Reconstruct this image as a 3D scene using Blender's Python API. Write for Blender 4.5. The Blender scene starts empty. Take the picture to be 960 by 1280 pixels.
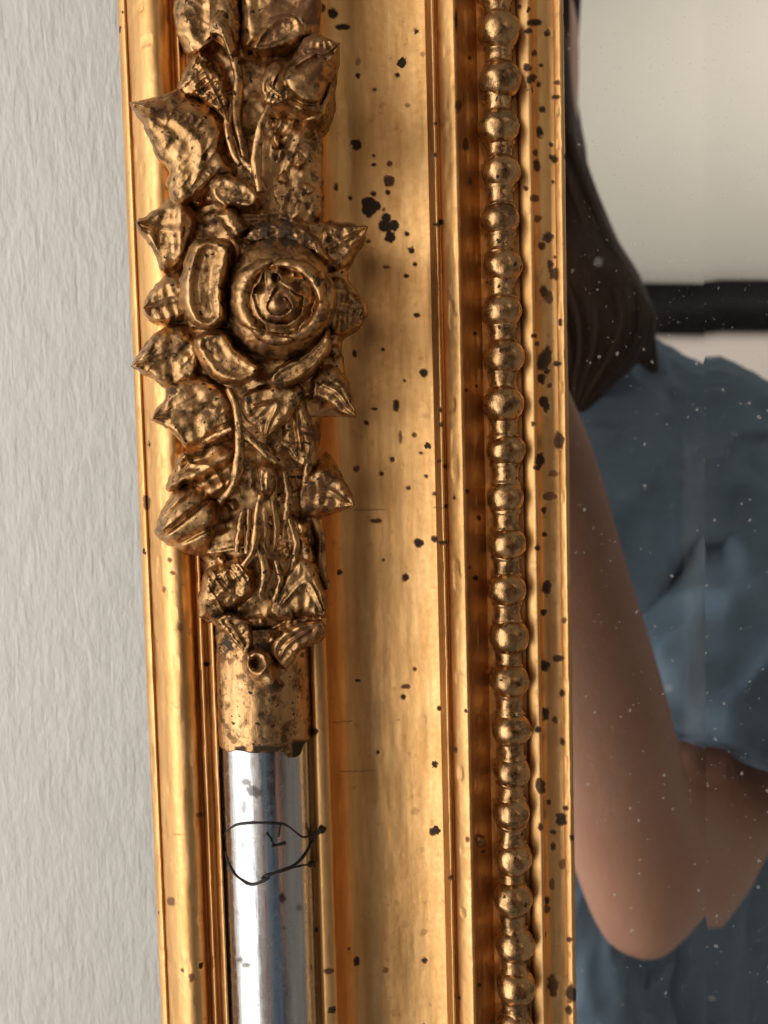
import bpy, math, random
import numpy as np
from mathutils import Vector, Matrix

# ------------------------------------------------------------------ camera, world, light, exposure
scene = bpy.context.scene
col = scene.collection
F = 961.0                                  # focal length in photograph pixels (960 x 1280)
CAM_D = 0.159                              # lens to mirror plane, metres
_n = np.array([475.0, 18223.0, 961.0]); _n /= np.linalg.norm(_n)   # plumb line as the lens sees it
AZ = -_n
AY = np.array([0, 0, 1.0]) - AZ * AZ[2]; AY /= np.linalg.norm(AY)
AX = np.cross(AY, AZ)
if AX[0] < 0: AX = -AX
AXES = np.stack([AX, AY, AZ])              # rows: world axes in camera space (right, down, forward)
CAMPOS = np.array([0, -CAM_D, 0.0])

cam_data = bpy.data.cameras.new('camera')
cam = bpy.data.objects.new('camera', cam_data); col.objects.link(cam)
right = AXES @ np.array([1, 0, 0.0]); up = AXES @ np.array([0, -1.0, 0]); back = AXES @ np.array([0, 0, -1.0])
M = Matrix.Identity(4)
for r in range(3):
    M[r][0], M[r][1], M[r][2], M[r][3] = right[r], up[r], back[r], CAMPOS[r]
cam.matrix_world = M
cam_data.sensor_fit = 'VERTICAL'; cam_data.sensor_height = 36.0; cam_data.sensor_width = 27.0
cam_data.lens = 36.0 * F / 1280.0
cam_data.clip_start = 0.004; cam_data.clip_end = 50
cam_data.dof.use_dof = True; cam_data.dof.focus_distance = 0.142; cam_data.dof.aperture_fstop = 21.0
scene.camera = cam

world = bpy.data.worlds.new('World'); scene.world = world; world.use_nodes = True
bg = world.node_tree.nodes['Background']
bg.inputs[0].default_value = (0.82, 0.74, 0.64, 1); bg.inputs[1].default_value = 0.26

def area(name, loc, target, sx, sy, energy, colr):
    l = bpy.data.lights.new(name, 'AREA'); l.shape = 'RECTANGLE'; l.size = sx; l.size_y = sy
    l.energy = energy; l.color = colr
    o = bpy.data.objects.new(name, l); col.objects.link(o)
    o.location = loc
    o.rotation_euler = (Vector(target) - Vector(loc)).to_track_quat('-Z', 'Y').to_euler()
    return o
area('window_light', (-1.25, -0.76, -0.15), (0, -0.05, -0.1), 1.5, 2.6, 31.0, (1.0, 0.97, 0.93))
area('back_wall_fill', (1.65, -0.35, 0.95), (0.6, -1.5, 0.85), 1.1, 1.1, 8.2, (1.0, 0.95, 0.89)).data.spread = math.radians(100)  # added unseen fill lamp, brightens the reflected opposite wall and picture

scene.view_settings.view_transform = 'Standard'
scene.view_settings.look = 'None'
scene.view_settings.exposure = 0.0
scene.view_settings.gamma = 1.0
scene.cycles.max_bounces = 8; scene.cycles.glossy_bounces = 5; scene.cycles.diffuse_bounces = 3
scene.cycles.caustics_reflective = False; scene.cycles.caustics_refractive = False
scene.cycles.use_denoising = True

# ------------------------------------------------------------------ helpers
def P(px, py, d):
    """photograph pixel -> world point standing d millimetres proud of the mirror plane"""
    px = np.asarray(px, float); py = np.asarray(py, float); d = np.asarray(d, float) * 0.001
    c = np.stack([(px - 480) / F, (py - 640) / F, np.ones_like(px)], -1)
    w = c @ AXES.T
    t = (CAM_D - d) / w[..., 1]
    return w * t[..., None] + CAMPOS

def proj(X):
    c = (X - CAMPOS) @ AXES
    return 480 + F * c[..., 0] / c[..., 2], 640 + F * c[..., 1] / c[..., 2]

BEV = math.radians(1.2)                    # deviation of the bevelled mirror margin
def V(px, py, D, bev=True):
    """point seen in the mirror at (px, py), D millimetres of total path depth -> real point in the room"""
    if bev: px = px + F * 2 * BEV * (D - 159.0) / D
    c = np.array([(px - 480) / F, (py - 640) / F, 1.0])
    w = AXES @ c
    p = w * (D * 0.001 / w[1]) + CAMPOS
    return np.array([p[0], -p[1], p[2]])

def _hash(ix, iy, iz, seed):
    h = (ix * 374761393 + iy * 668265263 + iz * 2147483647 + seed * 974634777) & 0xFFFFFFFF
    h = ((h ^ (h >> 13)) * 1274126177) & 0xFFFFFFFF
    h = ((h ^ (h >> 16)) * 2246822519) & 0xFFFFFFFF
    return ((h ^ (h >> 15)) & 0xFFFFFF) / float(0xFFFFFF)

def noise(x, y, z=0.0, seed=0):
    x, y, z = np.broadcast_arrays(np.asarray(x, float), np.asarray(y, float), np.asarray(z, float))
    ix = np.floor(x).astype(np.int64); iy = np.floor(y).astype(np.int64); iz = np.floor(z).astype(np.int64)
    fx, fy, fz = x - ix, y - iy, z - iz
    u = fx * fx * fx * (fx * (fx * 6 - 15) + 10); v = fy * fy * fy * (fy * (fy * 6 - 15) + 10); w = fz * fz * (3 - 2 * fz)
    r = 0
    for a in (0, 1):
        for b in (0, 1):
            for c in (0, 1):
                r = r + _hash(ix + a, iy + b, iz + c, seed) * (u if a else 1 - u) * (v if b else 1 - v) * (w if c else 1 - w)
    return r * 2 - 1

def fbm(x, y, z=0.0, oct=3, seed=0):
    r = 0; a = 1.0
    for k in range(oct):
        r = r + a * noise(x * 2 ** k, y * 2 ** k, np.asarray(z) * 2 ** k, seed + 17 * k); a *= 0.5
    return r

def sstep(a, b, x):
    t = np.clip((x - a) / (b - a), 0, 1); return t * t * (3 - 2 * t)

def mesh_obj(name, verts, faces, mat, parent=None, attrs=None, smooth=True):
    verts = np.asarray(verts, float).reshape(-1, 3); faces = np.asarray(faces, np.int32)
    me = bpy.data.meshes.new(name)
    k = faces.shape[1]
    me.vertices.add(len(verts)); me.vertices.foreach_set('co', verts.astype(np.float32).ravel())
    me.loops.add(faces.size); me.loops.foreach_set('vertex_index', faces.ravel())
    me.polygons.add(len(faces)); me.polygons.foreach_set('loop_start', np.arange(0, faces.size, k, dtype=np.int32))
    if smooth: me.polygons.foreach_set('use_smooth', np.ones(len(faces), bool))
    me.update(calc_edges=True)
    if attrs:
        for an, av in attrs.items():
            at = me.attributes.new(an, 'FLOAT', 'POINT'); at.data.foreach_set('value', np.asarray(av, np.float32).ravel())
    me.materials.append(mat)
    o = bpy.data.objects.new(name, me); col.objects.link(o)
    if parent is not None: attach(o, parent)
    return o

def root_of(o):
    while o.parent: o = o.parent
    return o
def attach(o, parent):
    o.parent = parent
    o.matrix_parent_inverse = Matrix.Translation(-Vector(root_of(parent).location))if parent.parent is None else Matrix.Identity(4)

def grid_faces(n, m, wrap_m=False):
    i = np.arange(n - 1)[:, None]; j = np.arange(m if wrap_m else m - 1)[None, :]
    a = i * m + j; b = i * m + (j + 1) % m; c = (i + 1) * m + (j + 1) % m; d = (i + 1) * m + j
    return np.stack([a, b, c, d], -1).reshape(-1, 4)

def empty(name, loc, label=None, cat=None, group=None):
    o = bpy.data.objects.new(name, None); col.objects.link(o); o.location = loc
    o.empty_display_size = 0.01
    if label: o['label'] = label
    if cat: o['category'] = cat
    if group: o['group'] = group
    return o

def catmull(pts, n):
    """open Catmull-Rom through pts (k, c), n samples per span, last point included"""
    p = np.asarray(pts, float)
    if len(p) < 3:
        t = np.linspace(0, 1, n + 1)[:, None]
        return p[0] * (1 - t) + p[-1] * t
    q = np.vstack([2 * p[0] - p[1], p, 2 * p[-1] - p[-2]])
    out = []
    t = np.linspace(0, 1, n, endpoint=False)[:, None]
    for i in range(1, len(q) - 2):
        a, b, c, d = q[i - 1], q[i], q[i + 1], q[i + 2]
        out.append(0.5 * (2 * b + (c - a) * t + (2 * a - 5 * b + 4 * c - d) * t ** 2 + (3 * b - a - 3 * c + d) * t ** 3))
    out.append(p[-1:])
    return np.vstack(out)

def resample(p, n):
    s = np.r_[0, np.cumsum(np.linalg.norm(np.diff(p[:, :2], axis=0), axis=1))]
    t = np.linspace(0, s[-1], n)
    return np.stack([np.interp(t, s, p[:, k]) for k in range(p.shape[1])], -1)

# ------------------------------------------------------------------ materials
def new_mat(name):
    m = bpy.data.materials.new(name); m.use_nodes = True
    nt = m.node_tree; b = nt.nodes['Principled BSDF']
    return m, nt, b
def N(nt, t, **kw):
    n = nt.nodes.new(t)
    for k, v in kw.items(): setattr(n, k, v)
    return n
def coords(nt, scale):
    tc = N(nt, 'ShaderNodeTexCoord'); mp = N(nt, 'ShaderNodeMapping')
    mp.inputs['Scale'].default_value = scale
    nt.links.new(tc.outputs['Object'], mp.inputs['Vector'])
    return mp.outputs['Vector']
def ntex(nt, vec, scale, detail=4, rough=0.55, dist=0.0):
    n = N(nt, 'ShaderNodeTexNoise'); n.inputs['Scale'].default_value = scale
    n.inputs['Detail'].default_value = detail; n.inputs['Roughness'].default_value = rough; n.inputs['Distortion'].default_value = dist
    nt.links.new(vec, n.inputs['Vector']); return n.outputs[0]
def ramp(nt, fac, stops):
    r = N(nt, 'ShaderNodeValToRGB')
    el = r.color_ramp.elements
    while len(el) < len(stops): el.new(0.5)
    for e, (p, c) in zip(el, stops):
        e.position = p; e.color = (c, c, c, 1) if isinstance(c, (int, float)) else (*c, 1)
    nt.links.new(fac, r.inputs[0]); return r.outputs[0]
def mix(nt, fac, a, b):
    m = N(nt, 'ShaderNodeMix', data_type='RGBA')
    for s, v in ((m.inputs[0], fac), (m.inputs[6], a), (m.inputs[7], b)):
        if isinstance(v, (int, float)): s.default_value = v
        elif isinstance(v, tuple): s.default_value = (*v, 1)
        else: nt.links.new(v, s)
    return m.outputs[2]
def math_n(nt, op, a, b):
    m = N(nt, 'ShaderNodeMath', operation=op)
    for s, v in ((m.inputs[0], a), (m.inputs[1], b)):
        if isinstance(v, (int, float)): s.default_value = v
        else: nt.links.new(v, s)
    return m.outputs[0]
def bump(nt, h, b, strength, dist):
    n = N(nt, 'ShaderNodeBump'); n.inputs['Strength'].default_value = strength; n.inputs['Distance'].default_value = dist
    nt.links.new(h, n.inputs['Height']); nt.links.new(n.outputs[0], b.inputs['Normal'])

def gold_mat(name, c_lo, c_hi, r_lo, r_hi, spots, spot_scale, bump_d, bole=0.0, grime=0.0):
    m, nt, b = new_mat(name)
    v = coords(nt, (1000, 1000, 1000)); vs = coords(nt, (1000, 1000, 130))
    tone = ntex(nt, vs, 0.55, 3, 0.6)
    big = ntex(nt, v, 0.085, 2, 0.6)
    base = mix(nt, ramp(nt, tone, [(0.30, 0.0), (0.70, 1.0)]), c_lo, c_hi)
    base = mix(nt, ramp(nt, big, [(0.42, 0.0), (0.72, 0.45)]), base, tuple(0.75 * x for x in c_lo))
    # rubbed places where the red clay ground shows through
    rub = math_n(nt, 'MULTIPLY', ramp(nt, ntex(nt, v, 0.35, 4, 0.7), [(0.60, 0.0), (0.72, 1.0)]), bole)
    base = mix(nt, rub, base, (0.36, 0.15, 0.06))
    gr = None
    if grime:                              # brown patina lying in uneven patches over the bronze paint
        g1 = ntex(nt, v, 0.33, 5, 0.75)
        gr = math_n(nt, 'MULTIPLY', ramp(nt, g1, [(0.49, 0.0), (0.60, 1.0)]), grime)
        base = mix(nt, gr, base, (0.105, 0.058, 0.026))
    # dirt specks: a voronoi scatter, with the hand placed ones and the garland's painted shade in the mesh attribute
    vo = N(nt, 'ShaderNodeTexVoronoi', feature='F1'); vo.inputs['Scale'].default_value = spot_scale
    nv = N(nt, 'ShaderNodeVectorMath', operation='ADD'); nn = N(nt, 'ShaderNodeTexNoise')
    nn.inputs['Scale'].default_value = 1.6; nn.inputs['Detail'].default_value = 1
    nt.links.new(v, nn.inputs['Vector']); nt.links.new(v, nv.inputs[0]); nt.links.new(nn.outputs[1], nv.inputs[1])
    nt.links.new(nv.outputs[0], vo.inputs['Vector'])
    pick = N(nt, 'ShaderNodeSeparateColor'); nt.links.new(vo.outputs['Color'], pick.inputs[0])
    size = math_n(nt, 'MULTIPLY', ramp(nt, pick.outputs[0], [(1 - spots, 0.0), (1.0, 1.0)]), 0.36)
    sp = ramp(nt, math_n(nt, 'SUBTRACT', size, vo.outputs['Distance']), [(0.0, 0.0), (0.06, 1.0)])
    at = N(nt, 'ShaderNodeAttribute', attribute_name='wear_shade')
    dirt_shade = math_n(nt, 'MAXIMUM', sp, at.outputs['Fac'])
    base2 = mix(nt, ramp(nt, dirt_shade, [(0.02, 0.0), (0.30, 1.0)]), base, mix(nt, ramp(nt, dirt_shade, [(0.30, 0.0), (0.75, 1.0)]), (0.30, 0.14, 0.06), (0.055, 0.036, 0.020)))
    nt.links.new(base2, b.inputs['Base Color'])
    met = math_n(nt, 'SUBTRACT', 1.0, math_n(nt, 'MULTIPLY', math_n(nt, 'MAXIMUM', dirt_shade, math_n(nt, 'MULTIPLY', rub, 0.6)), 0.9))
    nt.links.new(met, b.inputs['Metallic'])
    rr = ramp(nt, ntex(nt, v, 0.9, 2, 0.65), [(0.3, r_lo), (0.7, r_hi)])
    nt.links.new(mix(nt, dirt_shade, rr, (0.6, 0.6, 0.6)), b.inputs['Roughness'])
    h = math_n(nt, 'ADD', ntex(nt, v, 2.3, 2, 0.7), math_n(nt, 'MULTIPLY', ntex(nt, vs, 3.0, 1, 0.6), 0.6))
    b.inputs['Specular IOR Level'].default_value = 0.2
    bump(nt, h, b, 0.55, bump_d)
    return m

M_GOLD = gold_mat('gilded_moulding', (0.71, 0.385, 0.135), (0.885, 0.55, 0.235), 0.40, 0.49, 0.03, 0.32, 0.00003, 0.4)
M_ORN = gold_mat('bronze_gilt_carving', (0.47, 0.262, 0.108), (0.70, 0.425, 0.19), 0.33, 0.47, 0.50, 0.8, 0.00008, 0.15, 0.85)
M_BEAD = gold_mat('bronze_gilt_bead', (0.48, 0.275, 0.12), (0.70, 0.43, 0.20), 0.22, 0.36, 0.22, 0.7, 0.00006, 0.2, 0.7)

def silver_mat():
    m, nt, b = new_mat('bare_silver_leaf')
    v = coords(nt, (1000, 1000, 1000)); vs = coords(nt, (1000, 1000, 60))
    c = mix(nt, ramp(nt, ntex(nt, vs, 0.9, 4), [(0.3, 0.0), (0.7, 1.0)]), (0.46, 0.46, 0.46), (0.62, 0.62, 0.625))
    c = mix(nt, ramp(nt, ntex(nt, v, 0.5, 6, 0.7), [(0.60, 0.0), (0.75, 0.5)]), c, (0.40, 0.34, 0.26))
    at = N(nt, 'ShaderNodeAttribute', attribute_name='wear_shade')
    c = mix(nt, at.outputs['Fac'], c, (0.05, 0.045, 0.04))
    nt.links.new(c, b.inputs['Base Color'])
    b.inputs['Metallic'].default_value = 1.0
    nt.links.new(ramp(nt, ntex(nt, v, 0.8, 4), [(0.3, 0.15), (0.7, 0.30)]), b.inputs['Roughness'])
    bump(nt, ntex(nt, vs, 2.0, 4), b, 0.3, 0.00006)
    return m
M_SILVER = silver_mat()

def plain(name, c, rough, metal=0.0, scale=60.0, var=0.25, bstr=0.2, bdist=0.0005, spec=None):
    m, nt, b = new_mat(name)
    v = coords(nt, (1, 1, 1))
    n = ntex(nt, v, scale, 5, 0.6)
    base = mix(nt, n, tuple(x * (1 - var) for x in c), tuple(min(1, x * (1 + var)) for x in c))
    nt.links.new(base, b.inputs['Base Color'])
    b.inputs['Roughness'].default_value = rough; b.inputs['Metallic'].default_value = metal
    if spec is not None: b.inputs['Specular IOR Level'].default_value = spec
    bump(nt, n, b, bstr, bdist)
    return m
M_WIRE = plain('dark_wire', (0.035, 0.028, 0.024), 0.5, 0.3, 900)
M_PHONE = plain('phone_shell', (0.03, 0.03, 0.035), 0.35)
M_BLACK = plain('black_frame', (0.004, 0.004, 0.005), 0.6, spec=0.1)
M_PAPER = plain('cream_picture', (0.72, 0.685, 0.61), 0.9, 0, 3, 0.05)
M_BACK = plain('pinkish_plaster', (0.76, 0.67, 0.62), 0.9, 0, 4, 0.04)

def wall_mat():
    m, nt, b = new_mat('painted_lining_paper')
    v = coords(nt, (1000, 1000, 1000)); vs = coords(nt, (1000, 1000, 210)); vt = coords(nt, (1000, 1000, 420))
    n1 = ntex(nt, vs, 0.50, 3, 0.5, 0.5); n2 = ntex(nt, vt, 1.1, 2, 0.5, 0.3)
    h = math_n(nt, 'ADD', n1, math_n(nt, 'MULTIPLY', n2, 0.45))
    tone = ntex(nt, v, 0.03, 3)
    h = math_n(nt, 'ADD', h, math_n(nt, 'MULTIPLY', ntex(nt, v, 0.11, 2), 1.6))
    nt.links.new(mix(nt, tone, (0.71, 0.69, 0.635), (0.765, 0.745, 0.69)), b.inputs['Base Color'])
    b.inputs['Roughness'].default_value = 0.6
    bump(nt, h, b, 0.42, 0.0007)
    return m
M_WALL = wall_mat()

def mirror_mat():
    m, nt, b = new_mat('dusty_mirror')
    v = coords(nt, (1000, 1000, 1000))
    def specks(scale, keep, size, warp):
        vo = N(nt, 'ShaderNodeTexVoronoi', feature='F1'); vo.inputs['Scale'].default_value = scale
        nv = N(nt, 'ShaderNodeVectorMath', operation='ADD'); nn = N(nt, 'ShaderNodeTexNoise')
        nn.inputs['Scale'].default_value = warp; nn.inputs['Detail'].default_value = 2
        nt.links.new(v, nn.inputs['Vector']); nt.links.new(v, nv.inputs[0]); nt.links.new(nn.outputs[1], nv.inputs[1])
        nt.links.new(nv.outputs[0], vo.inputs['Vector'])
        pk = N(nt, 'ShaderNodeSeparateColor'); nt.links.new(vo.outputs['Color'], pk.inputs[0])
        s = math_n(nt, 'MULTIPLY', ramp(nt, pk.outputs[0], [(1 - keep, 0.0), (1.0, 1.0)]), size)
        return ramp(nt, math_n(nt, 'SUBTRACT', s, vo.outputs['Distance']), [(0.0, 0.0), (0.17, 1.0)])
    d1 = specks(0.55, 0.30, 0.30, 1.2); d2 = specks(1.1, 0.42, 0.30, 2.5); d3 = specks(0.22, 0.14, 0.32, 0.9)
    dust = math_n(nt, 'MAXIMUM', math_n(nt, 'MULTIPLY', d1, 0.30), math_n(nt, 'MULTIPLY', d2, 0.22))
    dust = math_n(nt, 'MAXIMUM', dust, math_n(nt, 'MULTIPLY', d3, 0.16))
    at = N(nt, 'ShaderNodeAttribute', attribute_name='wear_shade')
    haze = math_n(nt, 'ADD', math_n(nt, 'MULTIPLY', ramp(nt, ntex(nt, v, 0.06, 5, 0.65), [(0.35, 0.0), (0.75, 1.0)]), 0.014), 0.002)
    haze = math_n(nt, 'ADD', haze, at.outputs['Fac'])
    fac = math_n(nt, 'MAXIMUM', dust, haze)
    out = nt.nodes['Material Output']
    b.inputs['Metallic'].default_value = 1.0; b.inputs['Base Color'].default_value = (0.86, 0.86, 0.84, 1); b.inputs['Roughness'].default_value = 0.012
    df = N(nt, 'ShaderNodeBsdfDiffuse'); df.inputs[0].default_value = (0.90, 0.87, 0.80, 1)
    mx = N(nt, 'ShaderNodeMixShader'); nt.links.new(fac, mx.inputs[0]); nt.links.new(b.outputs[0], mx.inputs[1]); nt.links.new(df.outputs[0], mx.inputs[2])
    nt.links.new(mx.outputs[0], out.inputs[0])
    return m
M_MIRROR = mirror_mat()

def skin_mat():
    m, nt, b = new_mat('skin')
    v = coords(nt, (1, 1, 1))
    c = mix(nt, ntex(nt, v, 30, 5, 0.6), (0.50, 0.235, 0.150), (0.60, 0.315, 0.215))
    nt.links.new(c, b.inputs['Base Color']); b.inputs['Roughness'].default_value = 0.4
    b.inputs['Subsurface Weight'].default_value = 0.1; b.inputs['Subsurface Radius'].default_value = (0.006, 0.003, 0.002)
    bump(nt, math_n(nt, 'ADD', ntex(nt, v, 700, 3), math_n(nt, 'MULTIPLY', ntex(nt, v, 70, 3), 2.0)), b, 0.35, 0.0009)
    return m
M_SKIN = skin_mat()
def shirt_mat():
    m, nt, b = new_mat('denim_shirt')
    v = coords(nt, (1, 1, 1))
    c = mix(nt, ntex(nt, v, 14, 6, 0.65), (0.080, 0.140, 0.215), (0.235, 0.335, 0.455))
    nt.links.new(c, b.inputs['Base Color']); b.inputs['Roughness'].default_value = 0.85
    w = N(nt, 'ShaderNodeTexWave'); w.inputs['Scale'].default_value = 500; nt.links.new(v, w.inputs['Vector'])
    bump(nt, w.outputs[1], b, 0.3, 0.0004)
    return m
M_SHIRT = shirt_mat()
def hair_mat():
    m, nt, b = new_mat('dark_brown_hair')
    v = coords(nt, (1, 1, 0.06))
    c = mix(nt, ntex(nt, v, 260, 4, 0.6), (0.009, 0.005, 0.003), (0.075, 0.036, 0.020))
    nt.links.new(c, b.inputs['Base Color']); b.inputs['Roughness'].default_value = 0.45; b.inputs['Specular IOR Level'].default_value = 0.12
    bump(nt, ntex(nt, v, 300, 3), b, 0.7, 0.002)
    return m
M_HAIR = hair_mat()

# ------------------------------------------------------------------ wall behind the mirror, wall across the room
WALL_D = -26.0
def sheet(name, y, x0, x1, z0, z1, mat, th):
    s = 1 if th > 0 else -1
    vs = [(x, yy, z) for yy in (y, y + th) for (x, z) in ((x0, z0), (x1, z0), (x1, z1), (x0, z1))]
    f = [(0, 1, 2, 3), (7, 6, 5, 4), (0, 4, 5, 1), (1, 5, 6, 2), (2, 6, 7, 3), (3, 7, 4, 0)]
    o = mesh_obj(name, vs, f, mat, smooth=False); o['kind'] = 'structure'; return o
sheet('wall', -WALL_D * 0.001, -1.6, 1.6, -1.2, 1.6, M_WALL, 0.05)
BACK_Y = -1.50
sheet('opposite_wall', BACK_Y, -1.2, 2.6, -1.2, 1.9, M_BACK, -0.05)

# ------------------------------------------------------------------ the mirror: one thing
mirror = empty('gilt_mirror', (0.0, -WALL_D * 0.001, -0.215),
               'antique gilt mirror with carved rose garland and beaded edge, hung on pale wall', 'mirror')

# hand placed dirt specks on the mouldings: x, y, radius (photograph pixels), strength
def z_spots(lst, ox, oy, s, st=0.95):
    return [(ox + a[0] * s, oy + a[1] * s, a[2] * s * (0.84 if a[2] > 16 and a[1] > 450 and oy == 0 else 0.60), a[3] if len(a) > 3 else st, a[4] if len(a) > 4 else 1.0) for a in lst]
SPOTS = z_spots([(180,252,10),(312,250,10),(235,298,8,.6),(173,480,19),(232,518,7),(285,545,14,.6),(285,603,22,.65),(222,685,30),(232,645,12),(218,715,14),(155,660,9),
    (280,640,11),(275,725,17),(270,755,23),(298,752,20),(287,790,18),(343,780,11),(358,835,15),(370,880,9),(275,890,12,.5,.5),(340,920,10,.9,.7),(375,1050,12,.9,.6),(437,515,8),(438,411,6),
    (458,740,12),(440,748,10,.9,.5),(30,60,26,.7),(95,45,24,.9),(130,90,22,.9,.35),(372,100,8,.4),(345,350,14,.25),(180,205,18,.22),(395,180,14,.2),(515,350,16,.6,1.6),(20,160,15,.6),(60,25,20,.6)], 380, 0, .375)
SPOTS += z_spots([(168,112,11,.9,1.5),(263,98,7),(398,175,20,.85),(335,202,5),(235,296,9,.9,.35),(308,285,15,.7,2.0),(208,343,11),(455,300,8,.9,1.4),(457,348,11,.7),(368,383,11,.5),
    (450,470,10,.7),(470,487,10,.6),(175,495,16,.55),(260,513,9),(408,520,7),(348,560,10,.6),(435,580,9,.6),(472,620,8),(240,670,18,.6,.4),(383,743,21),(435,730,15,.8),(460,742,14,.8,.4),
    (340,858,16),(118,842,12),(265,800,7,.6),(500,593,8),(545,572,10),(541,235,8,.8),(570,45,8),(575,220,7),(583,660,10),(572,860,12),(552,825,9,.5),(322,390,8,.4,3.5)], 380, 400, .375)
SPOTS += z_spots([(178,135,10,.95,.6),(332,190,11),(342,155,17,.6,.5),(450,228,9),(247,374,9),(430,640,16,.9),(488,792,12,.8),(175,1070,12,.9,2.2),(403,1070,12),(273,1102,17,.35),(518,1193,7),
    (505,365,9,.8,1.4),(372,570,22,.12),(395,700,16,.1),(340,950,20,.12),(400,975,20,.15),(310,875,14,.1),(540,237,7),(545,665,12,.5),(585,1150,8),(35,305,18),(60,630,18,.9),(25,750,16,.9),(38,965,10),(80,1105,22,.6,.5),(150,1030,7,.5)], 380, 800, .375)
F_LIST = [(q + (.95, 1.0))[:5] if len(q) == 3 else (q + (1.0,))[:5] for q in [(575,108,34,.85,.35),(545,150,22,.8,.6),(640,150,16,.6),(540,330,30,.75),(560,380,34,.8),(595,410,18,.8),(680,470,20,.8,.6),(615,530,22,.8),(600,640,26,.85,1.5),(655,700,15,.9),(655,760,16,.9),
    (580,740,20,.7),(585,800,24,.7,2.0),(665,880,10,.8),(530,910,16,.8),(575,960,30,.55),(590,1060,28,.45),(640,1150,36,.8),(610,1190,28,.7),(675,1245,8,.9),(205,520,20,.45,2.),(195,100,9,.9,7.0),(240,700,22,.6,2.0),(260,280,13,.7),(262,880,14,.5,2.),(500,30,14,.8)]]
SPOTS += [(520 + a * .258, b * .258, r * .258 * .62, st * .9, asp) for (a, b, r, st, asp) in F_LIST]
# specks on the sight edge further down, from the narrow strip
for (x, y, r, st) in [(688,330,5,.8),(692,342,8,.7),(680,365,9,.75),(686,372,8,.6),(700,403,3,.9),(668,420,4,.8),(671,430,4,.8),(681,450,12,.8),(697,455,5,.9),(677,473,6,.9),(687,482,4,.8),(679,502,8,.9),(683,508,5,.9),
    (667,530,4,.8),(699,552,8,.75),(675,575,8,.9),(671,585,5,.9),(692,592,7,.5),(688,620,9,.55),(680,638,4,.8),(672,685,5,.9),(681,668,4,.9),(684,735,7,.85),(680,765,5,.9),(697,823,7,.8),(681,832,8,.85),(703,867,4,.9),(682,893,6,.8),
    (694,900,5,.75),(703,927,4,.9),(673,912,5,.8),(676,983,8,.7),(686,1003,4,.8),(707,1010,4,.9),(701,1025,9,.85),(692,1040,5,.8),(692,1058,5,.8),(676,1034,4,.8),(717,1047,5,.9),(690,1105,5,.5),(703,1080,5,.4),(691,1232,9,.7),(715,1243,9,.8),(711,1263,5,.8),
    (258,640,4,.6),(214,1127,8,.45),(183,628,7,.5),(226,785,4,.4),(213,700,4,.5),(216,716,4,.45),(205,737,4,.35),(231,223,6,.3),(258,830,4,.9),(250,1018,5,.3),(228,1213,3,.6),(240,1222,5,.4)]:
    SPOTS.append((x, y, r * .68, st * .9, (.6, 1.0, 1.5, 1.9)[(x + y) % 4]))
rng = random.Random(11)
for k in range(26):                        # the small ones scattered over cove and sight edge
    if k % 2: SPOTS.append((rng.uniform(664, 714), rng.uniform(-60, 1340), rng.uniform(1.6, 4.5), rng.uniform(.5, .95), rng.uniform(.6, 1.6)))
    else: SPOTS.append((rng.uniform(420, 610), rng.uniform(-60, 1340), rng.uniform(1.2, 2.6), rng.uniform(.4, .9), rng.uniform(.5, 1.6)))

def wear_field(px, py):
    w = np.zeros(px.shape)
    for i, (x, y, r, st, asp) in enumerate(SPOTS):
        R = r * max(1.0, asp) * 1.8 + 2
        sel = np.nonzero((np.abs(px - x) < R) & (np.abs(py - y) < R))
        if len(sel[0]) == 0: continue
        dx = px[sel] - x; dy = (py[sel] - y) / max(asp, 0.2)
        if asp < 1: dx, dy = dx * asp ** 0.5, (py[sel] - y) / asp ** 0.5
        dd = np.sqrt(dx * dx + dy * dy)
        jag = 1 + 0.34 * noise(px[sel] / max(r * .8, 2.5), py[sel] / max(r * .8, 2.5), i * 3.7, 5) + 0.15 * noise(px[sel] / max(r * .3, 2.), py[sel] / max(r * .3, 2.), i * 1.7, 6)
        w[sel] = np.maximum(w[sel], st * sstep(r * jag + 1.5, r * jag - 1.3, dd))
    return w

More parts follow.
